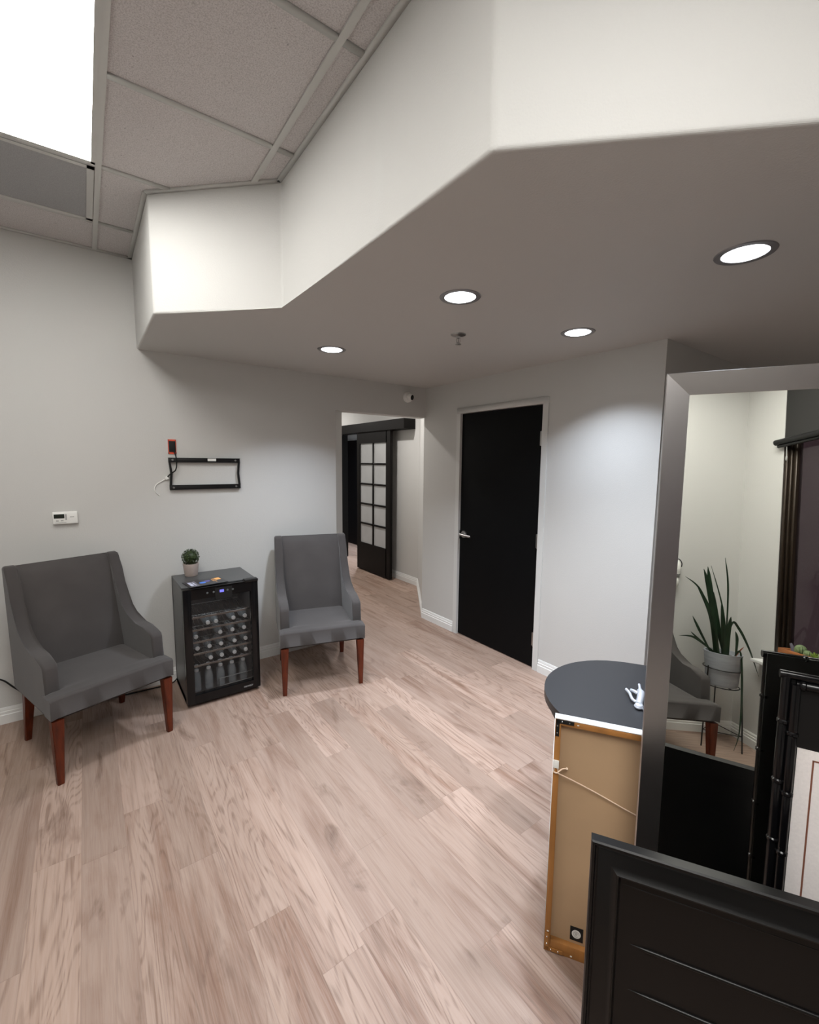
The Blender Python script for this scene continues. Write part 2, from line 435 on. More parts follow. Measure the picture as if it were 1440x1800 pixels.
tube(bm, smooth_path([(XB-.036, hy+.012, hz), (XB-.045, hy-.02, hz), (XB-.046, hy-.08, hz-.002), (XB-.044, hy-.135, hz-.004)], 5), [.013]*3+[.011]*13, 10)
obj('door_handle', bm, M['steel'], door)
bm = BM(); box(bm, XB+.006, XB+.014, D1-.022, D1-.010, hz-.05, hz+.03); obj('latch_plate', bm, M['black_matte'], door)

# sliding french door
bx0, bx1, by0, by1, bz0, bz1 = 3.40, 3.445, 5.09, 6.01, .015, 2.14
sd = BM(); st = .085
box(sd, bx0, bx1, by0, by0+st+.02, bz0, bz1); box(sd, bx0, bx1, by1-st, by1, bz0, bz1)
box(sd, bx0, bx1, by0+st, by1-st, bz0, .44); box(sd, bx0, bx1, by0+st, by1-st, 1.95, bz1)
cy = (by0+by1)/2; box(sd, bx0+.004, bx1-.004, cy-.016, cy+.016, .44, 1.95)
for k in range(1, 5):
    z = .44+k*(1.51/5); box(sd, bx0+.004, bx1-.004, by0+st, by1-st, z-.013, z+.013)
door2 = struct('door_2', sd, M['barn'])
for k in range(5):
    for a, b in ((by0+st, cy), (cy, by1-st)):
        z = .44+k*(1.51/5); g = BM(); box(g, bx0+.018, bx0+.026, a, b, z, z+1.51/5); obj('glass_pane', g, M['frosted'], door2)
bm = BM(); box(bm, 3.38, HX, 4.74, 7.1, 2.115, 2.250, bev=.003)
struct('trim_2', bm, M['barn'])
# casing of the dark opening and black door inside the side room
bm = BM(); box(bm, HX-.015, HX+.13, 6.86, 6.95, 0, 2.2); box(bm, HX-.015, HX+.13, 5.96, 6.02, 0, 2.2)
struct('trim_3', bm, M['black_satin'])
bm = BM(); box(bm, 4.35, 4.40, 7.2, 9.1, 0.01, 2.10, bev=.004)
d3 = struct('door_3', bm, M['door'])
bm = BM(); lathe(bm, [(.0, 0), (.03, .004), (.03, .01), (.014, .014), (.012, .04), (.026, .05), (.028, .065), (.0, .075)], seg=16, T=Matrix.Translation((4.35, 8.2, 1.0)) @ Matrix.Rotation(-pi/2, 4, 'Y'), capb=False, capt=False)
obj('door_handle', bm, M['steel'], d3)

# window
bm = BM(); gy_ = YW-.045
for x0, x1, dy in ((WX0, WX0+.03, .0), (WX0+.03, WX0+.055, -.012), (WX0+.055, WX0+.085, -.024), (1.85, 2.0, 0)):
    box(bm, x0, x1, YW-.07, YW+dy-.004, WZ0, WZ1)
box(bm, WX0, WX1, YW-.07, YW-.02, WZ0, WZ0+.05); box(bm, WX0, WX1, YW-.07, YW-.02, WZ1-.06, WZ1)
win = struct('window_1', bm, M['bronze'])
g = BM(); box(g, WX0+.08, 1.9, gy_-.006, gy_, WZ0, WZ1); obj('window_pane', g, M['winglass'], win)
g = BM(); box(g, WX0-.11, WX1+.11, YW-.04, YW+.085, WZ0-.022, WZ0+.003, bev=.004); obj('window_sill', g, M['sill'], win)
rs = thing('roller_shade', 'dark roller shade with a black tube across the top of the window', 'window shade', (WX0, YW+.024, 2.33))
g = BM(); box(g, .02, 2.5, -.018, -.010, .03, .46); obj('shade_fabric', g, M['shade'], rs)
g = BM(); tube(g, [(-.035, .012, 0), (2.6, .012, 0)], .022, 12); tube(g, [(-.02, .004, -.03), (2.6, .004, -.03)], .012, 10); obj('roller_tube', g, M['black_satin'], rs)
g = BM(); tube(g, [(.05, -.0, -.03), (.052, 0, -.11)], .003, 6); lathe(g, [(.002, 0), (.006, .01), (.006, .03), (.002, .04)], (.052, 0, -.15), 8); obj('shade_pull', g, M['grey_plastic'], rs)

# ------------------------------------------------------------------ ceiling fixtures
def troffer(x0, x1, y0, y1, label):
    o = thing('ceiling_light', label, 'ceiling light', ((x0+x1)/2, (y0+y1)/2, ZC-.004), group=None)
    hx, hy_ = (x1-x0)/2, (y1-y0)/2; g = BM(); f = .016
    for a in ((-hx, hx, -hy_, -hy_+f), (-hx, hx, hy_-f, hy_), (-hx, -hx+f, -hy_, hy_), (hx-f, hx, -hy_, hy_)): box(g, *a, 0, .012)
    obj('frame', g, M['tee'], o)
    g = BM(); box(g, -hx+f, hx-f, -hy_+f, hy_-f, .002, .007); obj('diffuser', g, M['diffuser'], o); return o
troffer(-.468, .118, 1.417, 2.613, 'large bright fluorescent panel light in the grid ceiling at the top left')
troffer(-.468, .118, -1.02, .17, 'bright fluorescent panel light in the grid ceiling behind the camera')
troffer(.142, .728, -1.02, .17, 'unseen fluorescent panel light behind and right of the camera, added to brighten the left wall and fascia')  # extra panel out of view, added to brighten the left wall and fascia
v = thing('ceiling_vent', 'dark grey return air grille set in the ceiling beside the fluorescent panel', 'ceiling vent', (-.175, 2.925, ZC-.004))
g = BM()
for a in ((-.29, .29, -.285, -.262), (-.29, .29, .262, .285), (-.29, -.262, -.285, .285), (.262, .29, -.285, .285)): box(g, *a, 0, .009)
obj('frame', g, M['tee'], v)
g = BM(); box(g, -.262, .262, -.262, .262, .003, .008); obj('grille', g, M['vent'], v)

def can(x, y, label, z=ZS, W=CAN_W, spread=112, col=CAN_COL):
    o = thing('recessed_light', label, 'recessed light', (x, y, z), group='round recessed lights in the dropped ceiling')
    g = BM(); lathe(g, [(.070, -.001), (.072, -.004), (.092, -.004), (.095, -.001)], seg=40, capb=False, capt=False); obj('trim_ring', g, M['lamp_ring'], o)
    g = BM(); lathe(g, [(.001, -.010), (.04, -.009), (.062, -.006), (.0715, -.002)], seg=40, capb=False, capt=False); obj('lens', g, M['lens'], o)
    ld = bpy.data.lights.new('lamp', 'AREA'); ld.shape = 'DISK'; ld.size = .13; ld.energy = W; ld.color = col; ld.spread = R(spread)
    lo = bpy.data.objects.new('lamp', ld); COL.objects.link(lo); lo.parent = o; lo.location = (0, 0, -.013)
    return o
can(1.431, 1.571, 'recessed light in the soffit directly above the sprinkler head')
can(1.395, 2.805, 'smallest looking recessed light nearest the back wall with the tv bracket')
can(2.337, 1.557, 'recessed light nearest the black door wall')
can(1.947, .639, 'largest looking recessed light at the right above the mirror')
can(2.55, 4.6, 'recessed light in the hallway ceiling behind the doorway', z=2.75, W=24, spread=175, col=(1, .96, .92))
can(2.7, 6.9, 'recessed light deep in the hallway ceiling', z=2.75, W=24, spread=175, col=(1, .96, .92))
can(4.05, 6.9, 'unseen ceiling light added to brighten the side room past the sliding door', z=2.6, W=30)  # unseen lamp, added so the side room wall is not all dark
sp = thing('sprinkler_head', 'small chrome fire sprinkler hanging under the soffit between the recessed lights', 'sprinkler', (1.829, 2.016, ZS))
g = BM(); lathe(g, [(.001, 0), (.045, 0), (.043, -.006), (.02, -.012), (.012, -.014)], seg=24); obj('escutcheon', g, M['steel'], sp)
g = BM(); lathe(g, [(.012, 0), (.012, -.022)], seg=12)
for s in (-1, 1): tube(g, [(s*.010, 0, -.02), (s*.014, 0, -.035), (s*.008, 0, -.052)], .003, 6)
tube(g, [(0, 0, -.02), (0, 0, -.055)], .003, 8); obj('sprinkler_body', g, M['chrome'], sp)
g = BM(); lathe(g, [(.001, -.055), (.017, -.055), (.017, -.058), (.001, -.059)], seg=16); obj('deflector', g, M['steel'], sp)

# ------------------------------------------------------------------ wall mounted things on the back wall
cm = thing('security_camera', 'white turret security camera on the wall above the hallway doorway', 'security camera', (2.635, YA, 2.32), 0)
Ty = Matrix.Rotation(pi/2, 4, 'X')
g = BM(); lathe(g, [(.052, 0), (.052, .018), (.046, .026), (.02, .028)], seg=28, T=Ty); obj('base', g, M['white_plastic'], cm)
dirv = V((.28, -.93, -.18)).normalized(); q = dirv.to_track_quat('Z', 'Y').to_matrix().to_4x4()
Tb = Matrix.Translation((.006, -.042, -.004)) @ q
g = BM(); lathe(g, [(.001, -.036), (.02, -.030), (.034, -.012), (.037, .004), (.033, .018), (.026, .026), (.024, .026)], seg=28, T=Tb, capb=False, capt=False); obj('camera_ball', g, M['white_plastic'], cm)
g = BM(); lathe(g, [(.026, .0255), (.022, .029), (.001, .031)], seg=24, T=Tb, capb=False, capt=False); obj('lens', g, M['black_gloss'], cm)

th = thing('thermostat', 'white wall thermostat with dark display above the left armchair', 'thermostat', (-.122, YA, 1.292), 0)
g = BM(); box(g, -.066, .066, -.024, 0, -.039, .042, bev=.006, seg=3); obj('housing', g, M['white_plastic'], th)
g = BM(); box(g, -.058, -.004, -.0255, -.02, .000, .027); obj('display', g, M['lcd'], th)
g = BM(); box(g, .000, .008, -.0262, -.02, -.012, .026); obj('switch', g, M['grey_plastic'], th)
for x in (-.048, -.024): 
    g = BM(); box(g, x, x+.014, -.0262, -.02, -.019, -.012, bev=.001); obj('button', g, M['grey_plastic'], th)
g = BM()
box(g, -.052, .004, -.0255, -.02, -.029, -.0265); obj('printed_line', g, M['grey_plastic'], th)
g = BM(); box(g, .024, .046, -.0255, -.02, .004, .009); obj('brand_mark', g, M['grey_plastic'], th)

tv = thing('tv_wall_bracket', 'black rectangular metal tv wall bracket mounted above the drinks fridge', 'tv bracket', (.741, YA, 1.576), 0)
bw = .250
def rail(z0, z1):
    g = BM(); box(g, -bw, bw, -.022, 0, z0, z1, bev=.0015)
    box(g, -bw, bw, -.028, -.020, z1-.004, z1); box(g, -bw, bw, -.028, -.020, z0, z0+.004); return g
obj('rail', rail(.082, .116), M['black_satin'], tv); obj('rail', rail(-.118, -.084), M['black_satin'], tv)
for s in (-1, 1):
    g = BM(); prism(g, [(s*bw, .09), (s*(bw-.012), .09), (s*(bw-.022), .0), (s*(bw-.014), -.09), (s*bw, -.09), (s*(bw-.008), 0)], -.024, -.004, 'y'); obj('side_arm', g, M['black_satin'], tv)
for x in (-.225, .215):
    for z in (.1, -.102):
        g = BM(); tube(g, [(x, -.02, z), (x, -.030, z)], .007, 10); obj('bolt', g, M['steel'], tv)
g = BM(); box(g, .012, .072, -.0292, -.0275, .093, .112); obj('sticker', g, M['white_plastic'], tv)
ob = thing('cable_outlet', 'orange low voltage wall box with black cover above the tv bracket', 'wall outlet', (.521, YA, 1.771), 0)
g = BM()
for a in ((-.026, .026, .040, .052), (-.026, .026, -.052, -.038), (-.026, -.021, -.052, .052), (.021, .026, -.052, .052)): box(g, a[0], a[1], -.008, 0, a[2], a[3])
obj('box_ring', g, M['orange'], ob)
g = BM(); box(g, -.022, .022, -.014, 0, -.038, .041, bev=.002); obj('cover', g, M['black_matte'], ob)
g = BM(); tube(g, smooth_path([(.531, YA-.012, 1.735), (.540, YA-.022, 1.70), (.540, YA-.034, 1.64), (.530, YA-.036, 1.60), (.500, YA-.02, 1.575), (.478, YA-.012, 1.548)], 6), .0042, 8)
tag(obj('power_cord', g, M['black_matte']), 'short black cord hanging from the orange box across the tv bracket', 'cord')
g = BM(); tube(g, smooth_path([(.478, YA-.006, 1.546), (.462, YA-.008, 1.535), (.440, YA-.006, 1.52), (.41, YA-.005, 1.50), (.395, YA-.005, 1.47), (.405, YA-.005, 1.44), (.425, YA-.005, 1.42)], 6), .0035, 8)
tube(g, [(.468, YA-.008, 1.555), (.482, YA-.010, 1.535)], .012, 8)
tag(obj('white_cable', g, M['white_plastic']), 'loose white cable with plug on the wall left of the tv bracket', 'cable')
g = BM(); tube(g, smooth_path([(XW+.03, YA-.03, .40), (-.62, YA-.022, .34), (-.505, YA-.022, .30), (-.44, YA-.022, .225), (-.33, YA-.03, .10), (-.2, YA-.04, .012), (.0, YA-.045, .007), (.125, YA-.05, .007), (.3, YA-.06, .007), (.424, YA-.06, .007), (.47, YA-.05, .03)], 8), .005, 8)
tag(obj('power_cord', g, M['black_matte']), 'thin black power cord running along the baseboard behind the left armchair to the fridge', 'cord')

# ------------------------------------------------------------------ armchairs
def make_chair(label):
    t = thing('armchair', label, 'armchair', group='grey velvet slope arm chairs')
    # seat: T shaped cushion with a gentle crown
    g = BM(); nx, ny = 16, 14
    def half(y): return .305 if y < -.236 else .230
    ys = [-.335, -.333, -.330, -.325, -.30, -.27, -.25, -.238, -.234, -.2, -.14, -.07, 0, .08, .16, .22]
    top = []; bot = []
    for y in ys:
        rt_, rb_ = [], []
        for i in range(nx+1):
            s = -1+2*i/nx; s2 = math.copysign(abs(s)**.85, s); x = half(y)*s2
            ed = max(0, abs(s)-.90)/.10
            z = .474+.008*(1-s*s)*max(0, 1-((y+.02)/.28)**2) - .007*ed*ed
            if y < -.325: z -= .010*((-.325-y)/.010)**1.5
            rt_.append(g.verts.new((x, y, z))); rb_.append(g.verts.new((x, max(y, -.330), .362+ (0.006 if abs(s) < .9 else 0))))
        top.append(rt_); bot.append(rb_)
    for G_ in (top, bot):
        for a, b in zip(G_, G_[1:]):
            for i in range(nx): g.faces.new((a[i], a[i+1], b[i+1], b[i]))
    for i in range(nx):
        g.faces.new((top[0][i], top[0][i+1], bot[0][i+1], bot[0][i])); g.faces.new((top[-1][i], top[-1][i+1], bot[-1][i+1], bot[-1][i]))
    for k in range(len(ys)-1):
        for i in (0, nx): g.faces.new((top[k][i], top[k+1][i], bot[k+1][i], bot[k][i]))
    obj('seat', g, M['velvet'], t, sharp=60)
    g = BM(); box(g, -.270, .270, -.31, .285, .350, .372, bev=.004); obj('seat_base', g, M['velvet'], t)
    # backrest pad + outer back
    g = BM(); nz = 12; F_, Bk = [], []
    for k in range(nz+1):
        f = k/nz; z = .43+.62*f
        yf = .135+.150*f+.02*f*f; yb = .295+.055*f
        if k == nz: yf += .018
        rf, rb_ = [], []
        for i in range(13):
            s = -1+2*i/12; x = .232*s
            bulge = .022*(1-s**4)*sin(pi*min(1, .12+f*.88))**.5
            rf.append(g.verts.new((x, yf-bulge, z-(.004 if k == nz and abs(s) > .9 else 0)))); rb_.append(g.verts.new((x, yb, z+(.003 if k == nz else 0))))
        F_.append(rf); Bk.append(rb_)
    for G_ in (F_, Bk):
        for a, b in zip(G_, G_[1:]):
            for i in range(12): g.faces.new((a[i], a[i+1], b[i+1], b[i]))
    for i in range(12):
        g.faces.new((F_[0][i], F_[0][i+1], Bk[0][i+1], Bk[0][i])); g.faces.new((F_[-1][i], F_[-1][i+1], Bk[-1][i+1], Bk[-1][i]))
    for k in range(nz):
        for i in (0, 12): g.faces.new((F_[k][i], F_[k+1][i], Bk[k+1][i], Bk[k][i]))
    obj('backrest', g, M['velvet'], t, sharp=60)
    g = BM(); prism(g, [(.268, .345), (.300, .345), (.358, 1.048), (.335, 1.056), (.325, 1.048)], -.285, .285, 'x', bev=.006); obj('outer_back', g, M['velvet'], t, sharp=50)
    # slope arms / wings
    prof = [(-.236, .345), (-.243, .47), (-.242, .595), (-.232, .618), (-.19, .634), (-.12, .642), (-.04, .646), (.03, .654), (.09, .676), (.145, .716), (.19, .782), (.225, .866), (.256, .965), (.284, 1.036), (.300, 1.056), (.335, 1.060), (.350, 1.05), (.292, .345)]
    for s in (-1, 1):
        g = BM()
        a, b = (.232, .297) if s > 0 else (-.297, -.232)
        prism(g, prof, a, b, 'x', bev=.013, seg=4)
        for v_ in g.verts:       # wings are a little thinner at the top
            f = max(0, min(1, (v_.co.z-.66)/.4))
            if abs(v_.co.x) > .265: v_.co.x = math.copysign(abs(v_.co.x)-.004*f, v_.co.x)
        obj('armrest', g, M['velvet'], t, sharp=50)
    for sx in (-1, 1):
        for fx in (0, 1):
            g = BM()
            if fx == 0: top_, bt_ = (sx*.274, -.300, .352), (sx*.279, -.300, 0)
            else: top_, bt_ = (sx*.245, .235, .345), (sx*.255, .300, 0)
            rings = []
            for (c, h) in ((bt_, .0145), (top_, .0265)):
                rings.append([g.verts.new((c[0]+dx*h, c[1]+dy*h, c[2])) for dx, dy in ((-1, -1), (1, -1), (1, 1), (-1, 1))])
            for k in range(4): g.faces.new((rings[0][k], rings[0][(k+1) % 4], rings[1][(k+1) % 4], rings[1][k]))
            g.faces.new(rings[0][::-1]); g.faces.new(rings[1])
            bmesh.ops.bevel(g, geom=[e for e in g.edges if abs(e.verts[0].co.z-e.verts[1].co.z) > .1], offset=.003, segments=2, affect='EDGES')
            obj('leg', g, M['cherry'], t)
    return t
ch = make_chair('grey velvet armchair with cherry legs left of the drinks fridge, under the thermostat')
ch.location = (-.031, 3.14, 0); ch.rotation_euler = (0, 0, R(19))
dup(ch, 'grey velvet armchair with cherry legs between the drinks fridge and the hallway doorway', loc=(1.417, 3.152, 0), rotz=R(-16))
dup(ch, 'grey velvet armchair seen in the mirror beside the potted snake plant', loc=(-.535, -.475, 0), rotz=R(90))

# ------------------------------------------------------------------ drinks fridge
FX0, FX1, FY0, FY1, FH = .466, .954, 3.13, 3.575, .832
fg = thing('drinks_fridge', 'black glass door beverage fridge full of water bottles between two armchairs', 'beverage fridge', (FX0, FY0, 0), 0)
FW, FD = FX1-FX0, FY1-FY0
g = BM(); y0 = .052
box(g, 0, .03, y0, FD, .02, FH-.012, bev=.002); box(g, FW-.03, FW, y0, FD, .02, FH-.012, bev=.002)
box(g, .0, FW, FD-.03, FD, .02, FH-.012); box(g, 0, FW, y0, FD, .02, .06)
for x in (.04, FW-.04):
    for y in (.09, FD-.05): tube(g, [(x, y, 0), (x, y, .03)], .016, 10)
obj('cabinet', g, M['fridge_side'], fg)
g = BM(); box(g, 0, FW, y0-.004, FD, FH-.012, FH, bev=.003); box(g, .03, FW-.03, y0, FD-.03, FH-.05, FH-.012)
obj('top_panel', g, M['fridge_side'], fg)
g = BM(); box(g, .030, .034, y0, FD-.03, .06, FH-.05); box(g, FW-.034, FW-.030, y0, FD-.03, .06, FH-.05); box(g, .03, FW-.03, FD-.034, FD-.03, .06, FH-.05); box(g, .03, FW-.03, y0, FD-.03, .056, .062)
obj('liner', g, M['inside'], fg)
# door
dr = BM(); fw = .050
box(dr, .0, fw, 0, .045, .025, FH-.008, bev=.003); box(dr, FW-fw, FW, 0, .045, .025, FH-.008, bev=.003)
box(dr, fw, FW-fw, 0, .045, .025, .085); box(dr, fw, FW-fw, 0, .045, .752, FH-.008)
drr = obj('door', dr, M['black_gloss'], fg)
g = BM(); box(g, fw, FW-fw, .008, .014, .085, .752); obj('glass_pane', g, M['glass'], drr)
g = BM(); box(g, FW-.09, FW+.002, -.004, .05, FH-.012, FH+.006, bev=.003); box(g, 0, FW, .0, .012, FH-.012, FH-.004); obj('hinge_cap', g, M['black_satin'], drr)
g = BM(); box(g, .20, .31, -.001, .02, .752-.02, FH-.02); obj('control_panel', g, M['black_matte'], drr)
g = BM(); box(g, .229, .256, -.0022, .002, .778, .796); obj('display', g, M['display'], drr)
for x in (.15, .19, .28, .315):
    g = BM(); lathe(g, [(.001, 0), (.007, 0), (.006, .002), (.001, .002)], seg=12, T=Matrix.Translation((x, -.001, .787)) @ Matrix.Rotation(pi/2, 4, 'X')); obj('button', g, M['button'], drr)
def text_mesh(name, s, size, mt, T, parent=None, ext=.0004):
    c = bpy.data.curves.new(name, 'FONT'); c.body = s; c.size = size; c.extrude = ext
    o = bpy.data.objects.new(name, c); COL.objects.link(o)
    me = bpy.data.meshes.new_from_object(o.evaluated_get(bpy.context.evaluated_depsgraph_get()))
    bpy.data.objects.remove(o); me.materials.append(mt)
    n = bpy.data.objects.new(name, me); COL.objects.link(n)
    if parent: n.parent = parent
    n.matrix_local = T; return n
text_mesh('lettering', 'newair', .024, M['logo_grey'], Matrix.Translation((.368, -.0012, .046)) @ Matrix.Rotation(pi/2, 4, 'X'), drr)
# wire shelves
shelf_z = [.602, .514, .428, .343, .258, .064]
for zi, z in enumerate(shelf_z[:5]):
    g = BM(); x0, x1 = .036, FW-.036
    tube(g, [(x0, .072, z+.006), (x1, .072, z+.006)], .0035, 6)
    box(g, x0, x1, .068, .070, z-.004, z+.008)
    tube(g, [(x0, FD-.045, z), (x1, FD-.045, z)], .0025, 6)
    for k in range(15):
        x = x0+.01+k*(x1-x0-.02)/14
        # wavy wires
        tube(g, [(x+.006*sin(q_*1.3), .072+q_*(FD-.12)/8, z+.003*cos(q_*1.3)) for q_ in range(9)], .0016, 5)
    obj('wire_shelf', g, M['wire'], fg)
g = BM(); x0, x1 = .036, FW-.036
for z in (.132, .076): tube(g, [(x0+.18, .068, z), (x1, .068, z)], .003, 6)
tube(g, [(x0+.18, .068, .07), (x0+.18, .068, .135)], .003, 6)
obj('basket_wire', g, M['wire'], fg)
g = BM(); box(g, .06, FW-.06, .075, .09, FH-.058, FH-.051); obj('interior_lamp', g, M['inner_led'], fg)
# power led strip light low in the cabinet back
# water bottles
def make_bottle(label, grp):
    t = thing('water_bottle', label, 'water bottle', group=grp)
    g = BM(); prof = [(.001, 0), (.022, 0), (.026, .004), (.027, .02), (.0255, .026), (.027, .032), (.027, .048), (.0255, .053), (.027, .058), (.027, .085), (.026, .095), (.021, .112), (.0125, .128), (.0115, .14), (.0115, .146)]
    lathe(g, prof, seg=16, capb=False, capt=True); obj('bottle_body', g, M['bottle'], t, sharp=70)
    g = BM(); lathe(g, [(.0125, .140), (.0138, .141), (.0138, .154), (.012, .156), (.001, .156)], seg=16, capb=True, capt=False); obj('cap', g, M['cap'], t)
    return t
rows = [(.562, [.628, .681, .799, .879]), (.473, [.548, .706, .789, .871]), (.386, [.555, .632, .709, .801, .879]), (.299, [.637, .711, .798, .878])]
names = ['second', 'third', 'fourth', 'fifth']
posn = {4: ['leftmost', 'second from left', 'third from left', 'rightmost'], 5: ['leftmost', 'second from left', 'middle', 'second from right', 'rightmost']}
first = None
for ri, (z, xs) in enumerate(rows):
    for k, x in enumerate(xs):
        lb = '%s water bottle lying cap outward on the %s wire shelf from the top' % (posn[len(xs)][k], names[ri])
        z0 = shelf_z[ri+1]+.0105+.028
        T = Matrix.Translation((x, FY0+.062+.17, z0)) @ Matrix.Rotation(pi/2, 4, 'X')
        if first is None:
            first = make_bottle(lb, 'water bottles lying in the fridge'); first.matrix_world = T
        else: dup(first, lb, T=T)
st_names = ['leftmost', 'second from left', 'middle', 'second from right', 'rightmost']
for r_, (y, lab) in enumerate(((FY0+.115, 'front'), (FY0+.19, 'rear'))):
    for k in range(5):
        x = .548+k*.079 + (.012 if r_ else 0)
        if x > .90: x = .885
        T = Matrix.Translation((x, y, .0635)) @ Matrix.Rotation(k*.7, 4, 'Z')
        dup(first, '%s water bottle standing in the %s row at the bottom of the fridge' % (st_names[k], lab), 'water bottles standing at the fridge bottom', T=T)

# things on the fridge
tp = thing('topiary', 'small round boxwood ball in a pale pot on top of the drinks fridge', 'potted plant', (.585, 3.495, FH+.001))
g = BM(); lathe(g, [(.001, 0), (.040, 0), (.043, .004), (.0525, .085), (.054, .092), (.048, .092), (.046, .082), (.001, .082)], seg=28, capb=False, capt=False); obj('pot', g, M['pot'], tp)
g = BM(); rng = random.Random(3); cb = V((0, 0, .138)); rb = .056
bmesh.ops.create_icosphere(g, subdivisions=2, radius=rb*.86, matrix=Matrix.Translation(cb))
for i in range(620):
    zz = rng.uniform(-1, 1); a = rng.uniform(0, 2*pi); s = math.sqrt(1-zz*zz); n = V((s*cos(a), s*sin(a), zz))
    p = cb + n*rb*rng.uniform(.84, 1.02); tdir = V((rng.uniform(-1, 1), rng.uniform(-1, 1), rng.uniform(-1, 1))).cross(n).normalized()
    tip = (tdir*.7+n*.8).normalized(); side = tip.cross(n).normalized(); L_ = rng.uniform(.008, .012); W_ = .004
    vs = [g.verts.new(p), g.verts.new(p+tip*L_*.5+side*W_), g.verts.new(p+tip*L_), g.verts.new(p+tip*L_*.5-side*W_+n*.0006)]
    g.faces.new(vs)
obj('leaf_ball', g, M['boxwood'], tp)
fl = thing('flyer', 'black printed flyer with blue, white and orange marks lying on the fridge', 'flyer', (.628, 3.245, FH), R(7))
fl.location.z = FH+.0005
g = BM(); box(g, -.125, .125, -.088, .088, 0, .003); obj('sheet', g, M['paper_black'], fl)
def pr(x0, x1, y0_, y1_, m_): 
    g = BM(); box(g, x0, x1, y0_, y1_, .003, .0034); return g
g = BM()
for y in (-.05, -.028, -.002, .022): box(g, -.105, -.085, y, y+.016, .003, .0034); box(g, -.078, -.070, y-.004, y+.012, .003, .0034)
for k in range(7): box(g, -.108, -.055, -.07+k*.02, -.068+k*.02, .003, .0034)
obj('print_mark', g, M['print_white'], fl)
g = BM(); lathe(g, [(.001, .0034), (.022, .0034), (.022, .003)], (-.02, -.01, 0), 20, capb=False); obj('print_mark', g, M['print_blue'], fl)
g = BM(); lathe(g, [(.001, .0036), (.020, .0036), (.020, .003)], (.018, .012, 0), 20, capb=False); obj('print_mark', g, M['print_purple'], fl)
g = BM(); box(g, .075, .112, .005, .060, .003, .0036); box(g, .064, .068, -.045, .06, .003, .0036); box(g, .052, .056, -.02, .045, .003, .0036); obj('print_mark', g, M['print_orange'], fl)

# ------------------------------------------------------------------ leaning mirror
def plane_T(p, a_deg, lean):
    """local x: to the right along the plane, local y: into the plane (away from viewer), local z: up the plane"""
    A = R(a_deg); t = R(lean)
    hx = V((sin(A), -cos(A), 0)); nh = V((-cos(A), -sin(A), 0))
    n = nh*cos(t)+V((0, 0, sin(t))); u = V((0, 0, cos(t)))-nh*sin(t)
    Mx = Matrix.Identity(4)
    for i in range(3):
        Mx[i][0] = hx[i]; Mx[i][1] = -n[i]; Mx[i][2] = u[i]; Mx[i][3] = p[i]
    return Mx
def framed(bm, W, H, prof, T=None):
    """mitred frame. prof: list of (inset, depth) closed polygon"""
    cor = [(0, 0, 1, 1), (W, 0, -1, 1), (W, H, -1, -1), (0, H, 1, -1)]
    rings = []
    for (x, z, sx, sz) in cor: rings.append([bm.verts.new((x+sx*i, d, z+sz*i)) for i, d in prof])
    n = len(prof)
    for k in range(4):
        a, b = rings[k], rings[(k+1) % 4]
        for i in range(n): bm.faces.new((a[i], a[(i+1) % n], b[(i+1) % n], b[i]))
MW, MH = .98, 1.944
mir = thing('floor_mirror', 'tall floor mirror in a brushed silver frame leaning at the right', 'mirror', T=plane_T((1.245, .551, .0), 27, 5))
bm = BM(); framed(bm, MW, MH, [(0, -.018), (.002, -.020), (.0605, -.001), (.0625, .003), (.05, .026), (0, .026)]); obj('frame', bm, M['frame_silver'], mir, sharp=20)
bm = BM(); box(bm, .058, MW-.058, .0, .006, .058, MH-.058); obj('mirror_glass', bm, M['mirror'], mir)
bm = BM(); box(bm, .02, MW-.02, .008, .024, .02, MH-.02); obj('backing', bm, M['black_matte'], mir)

# ------------------------------------------------------------------ table with rounded end
A33 = R(33.3); hv = V((sin(A33), -cos(A33), 0)); nv = V((cos(A33), sin(A33), 0))
def uv(u, v_): return hv*(-u)+nv*v_       # u grows toward far left, v away from the viewer
tb = thing('side_table', 'black table with rounded end standing behind the leaning picture', 'table', tuple(uv(-.55, 1.87)), 0)
TB = tb.location.copy()
poly = []
rv, cu, cv = .36, -.285, 1.897
for k in range(25):
    a = -pi/2+pi*k/24; poly.append((cu+rv*cos(a), cv+rv*sin(a)))
poly += [(-1.15, cv+rv), (-1.15, cv-rv)]
pts = [uv(*p)-TB for p in poly]
bm = BM(); prism(bm, [(p.x, p.y) for p in pts], .700, .732, 'z', bev=.011, seg=3); obj('tabletop', bm, M['ctable'], tb, sharp=30)
bm = BM(); pts2 = [uv(cu+(p[0]-cu)*.93 if p[0] > -1 else p[0]+.03, cv+(p[1]-cv)*.93)-TB for p in poly]; prism(bm, [(p.x, p.y) for p in pts2], .655, .700); obj('apron', bm, M['black_satin'], tb)
for (u_, v2) in ((-.42, 1.66), (-.42, 2.09), (-1.05, 1.66), (-1.05, 2.09)):
    p = uv(u_, v2)-TB; bm = BM(); box(bm, p.x-.025, p.x+.025, p.y-.025, p.y+.025, 0, .66, bev=.003); obj('leg', bm, M['black_satin'], tb)
hk = thing('wall_hook', 'small silver cast metal hook lying on the black table against the mirror edge', 'hook', (1.732, .785, .7325), R(28)); hk.scale = (.95, .80, .80)
bm = BM()
tube(bm, smooth_path([(-.035, .012, .010), (.0, .005, .022), (.04, .0, .026), (.075, .004, .014)], 5), [.016]*6+[.017]*6+[.015]*4, 10)
tube(bm, smooth_path([(.07, 0, .018), (.098, .004, .022), (.118, .006, .030)], 4), [.008]*4+[.006]*5, 8)
obj('hook_body', bm, M['pewter'], hk)
bm = BM(); tube(bm, smooth_path([(-.025, .012, .012), (-.015, .036, .014), (.010, .046, .016), (.035, .052, .018), (.062, .068, .020)], 5), .007, 8)
